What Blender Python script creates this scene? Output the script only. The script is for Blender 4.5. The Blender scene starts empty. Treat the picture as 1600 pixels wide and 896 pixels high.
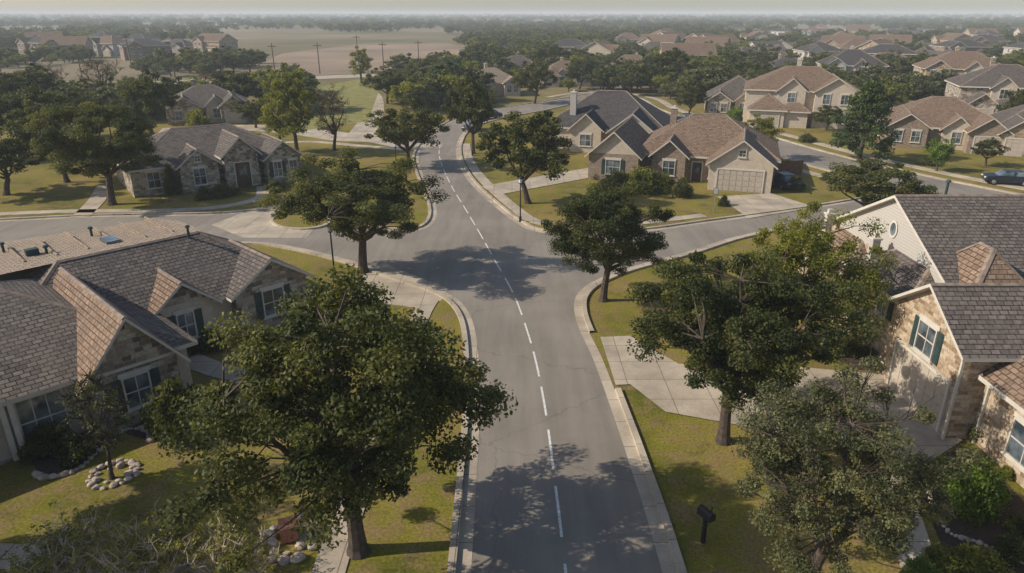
import bpy, math, random
import numpy as np
from mathutils import Vector, Matrix
from mathutils.geometry import tessellate_polygon
random.seed(7)
D=bpy.data; SC=bpy.context.scene; COL=SC.collection
H=17.0; F=1081.0; PT=math.radians(21.5); SP,CP=math.sin(PT),math.cos(PT)
def G(u,v,z=0.0):
    """image pixel (u,v) unprojected through the camera -> position on the level ground (metres)"""
    a=(u-800)/F; b=(v-448)/F; d=(H-z)/(SP+b*CP)
    return (a*d,(CP-b*SP)*d)
def GI(x,y,z=0.0):
    d=y*CP+(H-z)*SP; return (800+F*x/d, 448+F*((H-z)*CP-y*SP)/d)
# ------------------------------------------------------------------ materials
def mk(name):
    m=D.materials.new(name); m.use_nodes=True; nt=m.node_tree; nt.nodes.clear()
    return m,nt
def N(nt,t,ins=None,**kw):
    n=nt.nodes.new(t)
    for k,v in kw.items(): setattr(n,k,v)
    if ins:
        for k,v in ins.items():
            s=n.inputs[k]
            if hasattr(v,'is_linked') or v.__class__.__name__.startswith('NodeSocket'): nt.links.new(v,s)
            else: s.default_value=v
    return n
def c4(c): return (c[0],c[1],c[2],1.0)
def ramp(nt,fac,stops):
    r=N(nt,'ShaderNodeValToRGB',{'Fac':fac}); e=r.color_ramp.elements
    e[0].position=stops[0][0]; e[0].color=c4(stops[0][1]); e[1].position=stops[-1][0]; e[1].color=c4(stops[-1][1])
    for p,c in stops[1:-1]:
        x=e.new(p); x.color=c4(c)
    return r.outputs['Color']
def mix(nt,fac,a,b,mode='MIX'):
    n=N(nt,'ShaderNodeMix',data_type='RGBA',blend_type=mode)
    for s,v in ((0,fac),(6,a),(7,b)):
        if v.__class__.__name__.startswith('NodeSocket'): nt.links.new(v,n.inputs[s])
        else: n.inputs[s].default_value=v if s==0 else c4(v)
    return n.outputs[2]
def noise(nt,vec,scale,detail=4,rough=.55):
    return N(nt,'ShaderNodeTexNoise',{'Vector':vec,'Scale':scale,'Detail':detail,'Roughness':rough}).outputs['Fac']
def wpos(nt): return N(nt,'ShaderNodeNewGeometry').outputs['Position']
def uvm(nt): return N(nt,'ShaderNodeUVMap').outputs['UV']
def fin(nt,col,rough=.85,bump=None,bs=.3,bd=.03,spec=.3,metal=0.):
    p=N(nt,'ShaderNodeBsdfPrincipled',{'Roughness':rough,'Metallic':metal,'Specular IOR Level':spec})
    if col.__class__.__name__.startswith('NodeSocket'): nt.links.new(col,p.inputs['Base Color'])
    else: p.inputs['Base Color'].default_value=c4(col)
    if bump is not None:
        b=N(nt,'ShaderNodeBump',{'Strength':bs,'Distance':bd,'Height':bump}); nt.links.new(b.outputs[0],p.inputs['Normal'])
    o=N(nt,'ShaderNodeOutputMaterial',{'Surface':p.outputs[0]}); return p
def m_plain(name,c,rough=.7,var=.25,sc=1.5,metal=0.,spec=.3):
    m,nt=mk(name); n=noise(nt,wpos(nt),sc,5)
    d=tuple(x*(1-var) for x in c); l=tuple(min(1,x*(1+var)) for x in c)
    fin(nt,ramp(nt,n,[(.3,d),(.7,l)]),rough,metal=metal,spec=spec,bump=n,bs=.1); return m
def m_roof(name,c1,c2,c3):
    m,nt=mk(name); uv=uvm(nt)
    b=N(nt,'ShaderNodeTexBrick',{'Vector':uv,'Color1':c4(c1),'Color2':c4(c2),'Mortar':c4(tuple(x*.25 for x in c2)),'Scale':1.0,'Mortar Size':.022,'Mortar Smooth':.3,'Bias':-.1,'Brick Width':.38,'Row Height':.24})
    w=noise(nt,uv,.5,5,.6); w2=noise(nt,uv,5,3,.7)
    col=mix(nt,ramp(nt,w,[(.35,(0,0,0)),(.7,(.7,.7,.7))]),b.outputs['Color'],c3)
    col=mix(nt,.6,col,ramp(nt,w2,[(.3,(.4,.4,.4)),(.7,(1.4,1.38,1.35))]),'MULTIPLY')
    sx=N(nt,'ShaderNodeSeparateXYZ',{'Vector':uv}); fr=N(nt,'ShaderNodeMath',{0:sx.outputs[1],1:.24},operation='DIVIDE')
    fr=N(nt,'ShaderNodeMath',{0:fr.outputs[0]},operation='FRACT')
    hb=N(nt,'ShaderNodeMath',{0:1.0,1:fr.outputs[0]},operation='SUBTRACT')
    hb2=N(nt,'ShaderNodeMath',{0:hb.outputs[0],1:b.outputs['Fac']},operation='SUBTRACT')
    fin(nt,col,.9,bump=hb2.outputs[0],bs=.9,bd=.06,spec=.2); return m
def m_stone(name,ca,cb,cc,mort,w=.42,h=.2):
    m,nt=mk(name); uv=uvm(nt)
    dn=N(nt,'ShaderNodeTexNoise',{'Vector':uv,'Scale':2.2,'Detail':2})
    uv2=N(nt,'ShaderNodeVectorMath',{0:dn.outputs['Color'],1:(.13,.09,0)},operation='MULTIPLY')
    uv3=N(nt,'ShaderNodeVectorMath',{0:uv,1:uv2.outputs[0]},operation='ADD').outputs[0]
    b=N(nt,'ShaderNodeTexBrick',{'Vector':uv3,'Color1':(0,0,0,1),'Color2':(1,1,1,1),'Mortar':(.5,.5,.5,1),'Scale':1.0,'Mortar Size':.014,'Mortar Smooth':.2,'Bias':0.,'Brick Width':w,'Row Height':h},offset_frequency=2,squash=1.3,squash_frequency=3)
    col=ramp(nt,b.outputs['Color'],[(.05,ca),(.5,cb),(.95,cc)])
    col=mix(nt,b.outputs['Fac'],col,mort)
    w2=noise(nt,uv,7,4,.7); col=mix(nt,.7,col,ramp(nt,w2,[(.3,(.5,.48,.46)),(.7,(1.3,1.3,1.3))]),'MULTIPLY')
    hb=N(nt,'ShaderNodeMath',{0:w2,1:b.outputs['Fac']},operation='SUBTRACT')
    fin(nt,col,.9,bump=hb.outputs[0],bs=.8,bd=.05); return m
M={}
M['roof_brown']=m_roof('roof_shingle_brown',(.31,.21,.145),(.165,.11,.078),(.23,.16,.115))
M['roof_grey']=m_roof('roof_shingle_grey',(.19,.158,.135),(.09,.076,.07),(.145,.12,.105))
M['roof_dark']=m_roof('roof_shingle_dark',(.125,.112,.108),(.07,.062,.062),(.10,.088,.084))
M['roof_tan']=m_roof('roof_shingle_tan',(.36,.28,.21),(.26,.2,.15),(.32,.25,.19))
M['cap']=m_plain('roof_ridge_cap',(.22,.165,.13),.9,.4,3)
M['stone']=m_stone('limestone_wall',(.26,.165,.095),(.43,.32,.21),(.55,.44,.32),(.44,.38,.31))
M['stone2']=m_stone('mixed_stone_wall',(.15,.11,.085),(.34,.27,.20),(.52,.45,.36),(.36,.32,.27),.36,.24)
M['brick']=m_stone('brick_wall',(.23,.155,.105),(.31,.215,.15),(.39,.29,.21),(.35,.3,.26),.3,.1)
M['stucco']=m_plain('stucco_wall',(.48,.40,.31),.9,.12,3)
M['stucco_grey']=m_plain('stucco_wall_grey',(.40,.38,.36),.9,.12,3)
def m_siding():
    m,nt=mk('siding_wall'); uv=uvm(nt); sx=N(nt,'ShaderNodeSeparateXYZ',{'Vector':uv})
    fr=N(nt,'ShaderNodeMath',{0:sx.outputs[1],1:.16},operation='DIVIDE'); fr=N(nt,'ShaderNodeMath',{0:fr.outputs[0]},operation='FRACT').outputs[0]
    col=ramp(nt,fr,[(0.,(.20,.18,.16)),(.1,(.44,.40,.36)),(1.,(.50,.46,.41))]); fin(nt,col,.7,bump=fr,bs=.5,bd=.03); return m
M['siding']=m_siding()
M['trim']=m_plain('painted_trim',(.54,.49,.42),.6,.1,2)
M['garage']=m_plain('garage_door_paint',(.44,.37,.30),.6,.08,2)
M['shutter']=m_plain('shutter_paint',(.03,.055,.055),.5,.2,3)
M['door']=m_plain('front_door_wood',(.07,.04,.025),.5,.3,4)
def m_glass():
    m,nt=mk('window_glass'); n=noise(nt,wpos(nt),.9,3)
    fin(nt,ramp(nt,n,[(.4,(.03,.04,.05)),(.6,(.16,.19,.21))]),.08,spec=.8); return m
M['glass']=m_glass()
M['black']=m_plain('black_metal',(.02,.02,.022),.45,.2,3)
M['metal']=m_plain('galvanised_metal',(.35,.35,.35),.4,.15,3,metal=.6)
M['white']=m_plain('white_paint',(.7,.69,.66),.5,.06,2)
M['rust']=m_plain('brown_timber',(.18,.085,.05),.8,.3,3)
M['terracotta']=m_plain('red_brick_block',(.38,.16,.10),.85,.3,5)
M['rock']=m_plain('garden_rock',(.40,.33,.27),.9,.4,4)
M['mulch']=m_plain('mulch_soil',(.055,.037,.026),.95,.5,6)
def m_conc(name,c):
    m,nt=mk(name); p=wpos(nt); a=noise(nt,p,.5,5,.6); b=noise(nt,p,14,3,.6)
    col=ramp(nt,a,[(.3,tuple(x*.68 for x in c)),(.7,tuple(x*1.15 for x in c))])
    col=mix(nt,.5,col,ramp(nt,b,[(.3,(.7,.7,.7)),(.7,(1.2,1.2,1.2))]),'MULTIPLY')
    br=N(nt,'ShaderNodeTexBrick',{'Vector':p,'Color1':(1,1,1,1),'Color2':(.86,.86,.86,1),'Mortar':(.4,.38,.35,1),'Scale':1.0,'Mortar Size':.02,'Brick Width':1.9,'Row Height':1.9},offset=0.)
    col=mix(nt,1.,col,br.outputs['Color'],'MULTIPLY'); fin(nt,col,.85,bump=b,bs=.15); return m
M['conc']=m_conc('concrete',(.48,.395,.30)); 
def m_asph():
    m,nt=mk('asphalt'); p=wpos(nt)
    a=noise(nt,p,.16,5,.6); b=noise(nt,p,26,2,.7); mp=N(nt,'ShaderNodeMapping',{'Vector':p,'Scale':(1.3,.12,1)}).outputs[0]
    s=noise(nt,mp,1.0,4,.6)
    col=ramp(nt,a,[(.3,(.20,.170,.137)),(.5,(.235,.20,.163)),(.7,(.275,.237,.195))])
    col=mix(nt,.6,col,ramp(nt,s,[(.3,(.74,.74,.75)),(.7,(1.17,1.15,1.12))]),'MULTIPLY')
    col=mix(nt,.7,col,ramp(nt,b,[(.25,(.7,.7,.7)),(.75,(1.25,1.25,1.25))]),'MULTIPLY')
    dn=N(nt,'ShaderNodeTexNoise',{'Vector':p,'Scale':.9,'Detail':4})
    pv=N(nt,'ShaderNodeVectorMath',{0:p,1:dn.outputs['Color']},operation='ADD').outputs[0]
    v=N(nt,'ShaderNodeTexVoronoi',{'Vector':pv,'Scale':.12},feature='DISTANCE_TO_EDGE').outputs['Distance']
    col=mix(nt,ramp(nt,v,[(.0,(.45,.45,.45)),(.0035,(0,0,0))]),col,(.08,.07,.06))
    fin(nt,col,.75,bump=b,bs=.2,bd=.01,spec=.4); return m
M['asphalt']=m_asph()
def m_paint():
    m,nt=mk('road_marking_paint'); p=wpos(nt); n=noise(nt,p,9,4,.7)
    fin(nt,ramp(nt,n,[(.34,(.30,.28,.25)),(.50,(.68,.66,.62))]),.7); return m
M['paint']=m_paint()
def m_ground():
    m,nt=mk('lawn_and_land'); p=wpos(nt)
    a=noise(nt,p,.13,5,.62); b=noise(nt,p,.9,6,.7); c=noise(nt,p,9,4,.7); f=noise(nt,p,.0045,5,.6)
    g=ramp(nt,a,[(.34,(.095,.10,.016)),(.5,(.19,.17,.026)),(.66,(.27,.20,.06))])
    g=mix(nt,ramp(nt,b,[(.44,(0,0,0)),(.62,(.85,.85,.85))]),g,(.23,.155,.08))
    g=mix(nt,ramp(nt,noise(nt,p,.4,5,.7),[(.30,(.7,.7,.7)),(.44,(0,0,0))]),g,(.055,.062,.016))
    g=mix(nt,.9,g,ramp(nt,c,[(.28,(.4,.42,.36)),(.72,(1.45,1.42,1.35))]),'MULTIPLY')
    far=ramp(nt,f,[(.33,(.10,.095,.045)),(.48,(.18,.145,.085)),(.62,(.28,.215,.145))])
    L=N(nt,'ShaderNodeVectorMath',{0:p},operation='LENGTH').outputs['Value']
    t=N(nt,'ShaderNodeMapRange',{'Value':L,1:120.,2:220.}).outputs[0]
    fin(nt,mix(nt,t,g,far),.95,bump=b,bs=.9,bd=.06,spec=.1); return m
M['ground']=m_ground()
M['lawn2']=m_plain('dry_grass_field',(.26,.185,.125),.95,.3,.02)
M['verge']=m_plain('green_verge',(.21,.19,.055),.95,.35,.6)
def m_leaf(name,cd,cm,cl,tr=.32):
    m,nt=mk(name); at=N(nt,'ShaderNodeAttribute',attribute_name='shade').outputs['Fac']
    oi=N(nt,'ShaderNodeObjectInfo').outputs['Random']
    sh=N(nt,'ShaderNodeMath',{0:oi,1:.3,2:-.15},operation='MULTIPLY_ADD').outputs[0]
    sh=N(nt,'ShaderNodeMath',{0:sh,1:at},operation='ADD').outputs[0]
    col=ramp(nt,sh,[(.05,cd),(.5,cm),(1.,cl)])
    d=N(nt,'ShaderNodeBsdfPrincipled',{'Base Color':col,'Roughness':.6,'Specular IOR Level':.25})
    tcol=mix(nt,1.,col,(1.6,1.6,.6),'MULTIPLY'); t=N(nt,'ShaderNodeBsdfTranslucent',{'Color':tcol})
    s=N(nt,'ShaderNodeMixShader',{0:tr,1:d.outputs[0],2:t.outputs[0]}); N(nt,'ShaderNodeOutputMaterial',{'Surface':s.outputs[0]}); return m
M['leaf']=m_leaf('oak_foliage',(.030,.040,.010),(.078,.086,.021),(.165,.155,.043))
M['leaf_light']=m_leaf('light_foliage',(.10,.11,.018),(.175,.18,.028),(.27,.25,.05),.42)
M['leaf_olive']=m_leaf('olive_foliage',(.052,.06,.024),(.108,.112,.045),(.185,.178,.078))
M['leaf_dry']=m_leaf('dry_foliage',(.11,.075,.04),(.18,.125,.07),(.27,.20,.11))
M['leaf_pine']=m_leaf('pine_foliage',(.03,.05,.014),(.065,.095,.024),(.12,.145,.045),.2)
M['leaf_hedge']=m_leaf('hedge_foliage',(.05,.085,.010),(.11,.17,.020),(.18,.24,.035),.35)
M['bark']=m_plain('bark',(.075,.055,.042),.95,.45,5)
# ------------------------------------------------------------------ mesh builder
class MB:
    def __init__(s): s.v=[]; s.f=[]; s.m=[]
    def poly(s,pts,mi=0):
        n=len(s.v); s.v+= [tuple(p) for p in pts]; s.f.append(tuple(range(n,n+len(pts)))); s.m.append(mi)
    def box(s,x0,x1,y0,y1,z0,z1,mi=0):
        if x0>x1:x0,x1=x1,x0
        if y0>y1:y0,y1=y1,y0
        n=len(s.v); s.v+=[(x,y,z) for z in(z0,z1) for y in(y0,y1) for x in(x0,x1)]
        for q in((0,2,3,1),(4,5,7,6),(0,1,5,4),(2,6,7,3),(0,4,6,2),(1,3,7,5)):
            s.f.append(tuple(n+i for i in q)); s.m.append(mi)
    def tube(s,pts,rad,mi=0,k=7):
        base=len(s.v); P=[Vector(p) for p in pts]
        for i,p in enumerate(P):
            t=(P[min(i+1,len(P)-1)]-P[max(i-1,0)]).normalized()
            a=t.cross(Vector((.31,.95,.1))); 
            if a.length<.1: a=t.cross(Vector((1,0,0)))
            a.normalize(); b=t.cross(a)
            for j in range(k):
                an=2*math.pi*j/k; s.v.append(tuple(p+(a*math.cos(an)+b*math.sin(an))*rad[i]))
        for i in range(len(P)-1):
            for j in range(k):
                j2=(j+1)%k; s.f.append((base+i*k+j,base+i*k+j2,base+(i+1)*k+j2,base+(i+1)*k+j)); s.m.append(mi)
        s.f.append(tuple(base+j for j in range(k))); s.m.append(mi)
        s.f.append(tuple(base+(len(P)-1)*k+j for j in range(k))); s.m.append(mi)
    def mesh(s,name,mats,smooth=False):
        me=D.meshes.new(name); me.from_pydata(s.v,[],s.f)
        for m in mats: me.materials.append(m)
        me.polygons.foreach_set('material_index',s.m)
        if smooth: me.polygons.foreach_set('use_smooth',[True]*len(s.f))
        uvl=me.uv_layers.new(name='UVMap'); me.update()
        for p in me.polygons:
            n=p.normal
            if abs(n.z)>.995: t=Vector((1,0,0)); b=Vector((0,1,0))
            else:
                t=Vector((0,0,1)).cross(n).normalized(); b=n.cross(t)
            for li in p.loop_indices:
                c=me.vertices[me.loops[li].vertex_index].co; uvl.data[li].uv=(c.dot(t),c.dot(b))
        return me
    def obj(s,name,mats,parent=None,smooth=False,loc=None,rz=0):
        o=D.objects.new(name,s.mesh(name,mats,smooth)); COL.objects.link(o)
        if parent: o.parent=parent
        if loc: o.location=loc
        o.rotation_euler[2]=rz
        return o
def place(me,name,x,y,z=0,rz=0,sc=(1,1,1),parent=None):
    o=D.objects.new(name,me); COL.objects.link(o); o.location=(x,y,z); o.rotation_euler[2]=rz; o.scale=sc
    if parent:o.parent=parent
    return o
# ------------------------------------------------------------------ ground, roads
def sheet(name,pts,z,mat):
    mb=MB(); P=[Vector((x,y,z)) for x,y in pts]
    tris=tessellate_polygon([P]); mb.v=[tuple(p) for p in P]
    for t in tris:
        a,b,c=[P[i] for i in t]
        if (b-a).cross(c-a).z<0: t=(t[0],t[2],t[1])
        mb.f.append(tuple(t)); mb.m.append(0)
    return mb.obj(name,[mat])
def cr(pts,n=6):
    P=[Vector((p[0],p[1])) for p in pts]; out=[]
    for i in range(len(P)-1):
        a=P[max(i-1,0)];b=P[i];c=P[i+1];d=P[min(i+2,len(P)-1)]
        for k in range(n):
            t=k/n; out.append(.5*((2*b)+(c-a)*t+(2*a-5*b+4*c-d)*t*t+(3*b-a-3*c+d)*t**3))
    out.append(P[-1]); return out
def offs(P,w):
    o=[]
    for i in range(len(P)):
        t=(P[min(i+1,len(P)-1)]-P[max(i-1,0)]).normalized(); o.append(P[i]+Vector((-t.y,t.x))*w)
    return o
def strip(mb,A,B,z,mi=0):
    for i in range(len(A)-1):
        q=[(A[i].x,A[i].y,z),(A[i+1].x,A[i+1].y,z),(B[i+1].x,B[i+1].y,z),(B[i].x,B[i].y,z)]
        a=Vector(q[1])-Vector(q[0]);b=Vector(q[3])-Vector(q[0])
        if a.cross(b).z<0:q.reverse()
        mb.poly(q,mi)
def raised(mb,A,B,z0,z1,mi=0):
    strip(mb,A,B,z1,mi)
    for L in (A,B):
        for i in range(len(L)-1):
            mb.poly([(L[i].x,L[i].y,z0),(L[i+1].x,L[i+1].y,z0),(L[i+1].x,L[i+1].y,z1),(L[i].x,L[i].y,z1)],mi)
def ribbon(name,pts,w,z,mat,n=6):
    P=cr(pts,n); mb=MB(); strip(mb,offs(P,w/2),offs(P,-w/2),z); return mb.obj(name,[mat])
gm=MB(); R=16000
gm.poly([(-R,-2000,0),(R,-2000,0),(R,R,0),(-R,R,0)]); gm.obj('ground',[M['ground']])
E1=[(-1.05,-30),(-1.2,0)]+[G(*p) for p in [(736,896),(744,760),(750,640),(749,580),(743,520),(732,488),(712,466),(680,450),(640,437),(600,424),(540,405),(470,388),(400,378),(300,382),(150,392),(0,405),(-300,435),(-700,470)]]
E2=[G(*p) for p in [(-700,378),(-300,362),(0,347),(150,340),(330,337),(400,332),(460,336),(520,347),(590,360),(645,362),(676,350),(682,325),(668,290),(657,262),(654,245),(660,230),(672,215),(688,201),(715,187),(760,175),(830,163),(900,152)]]
E3=[G(*p) for p in [(900,160),(850,172),(790,183),(748,194),(724,207),(713,228),(714,250),(726,275),(745,298),(775,325),(805,348),(835,362),(890,368),(960,366),(1030,360),(1100,350),(1180,339),(1260,328),(1340,315),(1420,300)]]
E4=[G(*p) for p in [(1480,315),(1400,330),(1330,345),(1240,353),(1150,370),(1080,392),(1020,408),(965,424),(922,443),(901,462),(897,485),(905,515),(926,560),(955,640),(985,730),(1035,896)]]+[(4.9,0),(4.7,-30)]
C1,C2,C3,C4=cr(E1),cr(E2),cr(E3),cr(E4)
sheet('road',[tuple(p) for p in C1+C2+C3+C4],.006,M['asphalt'])
kb=MB()
for C,sg,skip in ((C1,1,None),(C2,1,None),(C3,1,None),(C4,1,(527,602))):
    A=offs(C,0);B=offs(C,sg*.5);K=offs(C,sg*.78)
    strip(kb,A,B,.012)
    seg=[]
    for i,p in enumerate(C):
        u,v=GI(p.x,p.y) if p.y>5 else (0,2000)
        if skip and skip[0]<v<skip[1]:
            if len(seg)>1: raised(kb,[B[j] for j in seg],[K[j] for j in seg],0,.14)
            seg=[]
        else: seg.append(i)
    if len(seg)>1: raised(kb,[B[j] for j in seg],[K[j] for j in seg],0,.14)
kb.obj('kerb',[M['conc']])
cl=cr([(1.75,-20),(1.9,5)]+[G(*p) for p in [(884,896),(868,760),(852,640),(836,560),(818,500),(800,455),(772,405),(748,362),(726,325),(706,292),(692,262),(686,240),(690,220)]],20)
dm=MB(); acc=0; on=True; seg=[cl[0]]
for i in range(1,len(cl)):
    seg.append(cl[i]); acc+=(cl[i]-cl[i-1]).length
    if acc>(2.6 if on else 1.0):
        if on: strip(dm,offs(seg,.05),offs(seg,-.05),.011)
        seg=[cl[i]]; acc=0; on=not on
dm.obj('road_marking',[M['paint']])
S2=[G(*p) for p in [(900,156),(940,150),(975,156),(995,170),(1040,186),(1100,200),(1160,214),(1240,238),(1330,262),(1450,290),(1600,320),(1850,362)]]
ribbon('street',S2,7.5,.010,M['asphalt'])
P=cr(S2); sb=MB(); raised(sb,offs(P,3.8),offs(P,4.3),0,.13); raised(sb,offs(P,-3.8),offs(P,-4.3),0,.13)
raised(sb,offs(P,6.6),offs(P,8.0),0,.05); raised(sb,offs(P,-6.2),offs(P,-7.4),0,.05); sb.obj('pavement',[M['conc']])
ribbon('street',[G(*p) for p in [(900,156),(945,143),(960,132),(945,120),(900,112)]],7,.014,M['asphalt'])
def path(name,pts,w,h=.04):
    P=cr(pts,5); mb=MB(); raised(mb,offs(P,w/2),offs(P,-w/2),0,h); return mb.obj(name,[M['conc']])
path('footpath',[(-5.9,5)]+[G(*p) for p in [(512,900),(545,800),(585,700),(618,600),(655,500),(672,470)]],1.1)
path('footpath',[G(*p) for p in [(272,548),(320,572),(400,592),(470,585),(560,560),(610,552)]],1.3,.045)
path('footpath',[G(*p) for p in [(-40,868),(120,875),(240,886),(340,905),(500,930)]],1.1,.05)
path('footpath',[G(*p) for p in [(1395,720),(1410,800),(1440,896),(1470,1000)]],1.2,.045)
path('footpath',[G(*p) for p in [(728,225),(733,250),(752,278),(800,322),(850,350),(960,352),(1100,337)]],1.1)
path('footpath',[G(*p) for p in [(640,235),(560,228),(480,222),(380,228)]],1.3)
path('footpath',[G(*p) for p in [(-60,338),(100,331),(300,328),(400,312),(410,292)]],1.2)
path('footpath',[G(*p) for p in [(125,340),(150,315),(165,290)]],1.6)
ribbon('side_street',[G(*p) for p in [(665,232),(600,218),(540,215),(470,205),(380,200),(250,205)]],6.0,.018,M['conc'])
ribbon('side_street',[G(*p) for p in [(560,215),(578,190),(584,165),(580,148),(560,136)]],4.0,.022,M['conc'])
sheet('driveway',[G(*p) for p in [(938,528),(985,526),(1060,570),(1250,575),(1396,588),(1504,690),(1440,730),(1300,695),(1150,665),(1040,645),(985,602),(962,603)]],.05,M['conc'])
sheet('driveway',[G(*p) for p in [(752,292),(925,262),(940,275),(775,306)]],.05,M['conc'])
sheet('driveway',[G(*p) for p in [(1120,308),(1205,303),(1275,325),(1170,342)]],.05,M['conc'])
sheet('driveway',[G(*p) for p in [(-120,690),(48,676),(60,700),(-10,735),(-160,760)]],.05,M['conc'])
sheet('driveway',[G(*p) for p in [(330,352),(400,325),(470,318),(500,345),(480,372),(380,372)]],.016,M['conc'])
sheet('driveway',[G(*p) for p in [(575,425),(600,412),(700,452),(690,470),(655,482),(560,470),(540,455)]],.017,M['conc'])
isl=[G(470+48*math.cos(a),346+14*math.sin(a)) for a in [i*math.pi/10 for i in range(20)]]
mb=MB(); L=[Vector(p) for p in isl+[isl[0]]]; c=sum(L[:-1],Vector((0,0)))/20
raised(mb,L,[c+(p-c)*.9 for p in L],0,.14); mb.obj('kerb',[M['conc']]); sheet('traffic_island',[tuple(c+(p-c)*.9) for p in L[:-1]],.1,M['ground'])
sheet('field',[G(*p) for p in [(385,112),(440,84),(560,70),(700,68),(735,76),(725,98),(640,112),(500,118)]],.03,M['lawn2'])
sheet('field',[G(*p) for p in [(-200,150),(100,140),(300,136),(400,134),(380,160),(250,172),(0,170)]],.02,M['lawn2'])
sheet('field',[G(*p) for p in [(-200,56),(100,52),(180,46),(60,44),(-200,46)]],.04,M['lawn2'])
sheet('field',[G(*p) for p in [(480,140),(560,124),(600,120),(575,190),(470,205)]],.026,M['verge'])
ribbon('highway',[G(*p) for p in [(-400,134),(-100,131),(200,131),(380,125),(560,119),(680,109),(712,100),(760,96)]],11,.06,M['conc'])
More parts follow.
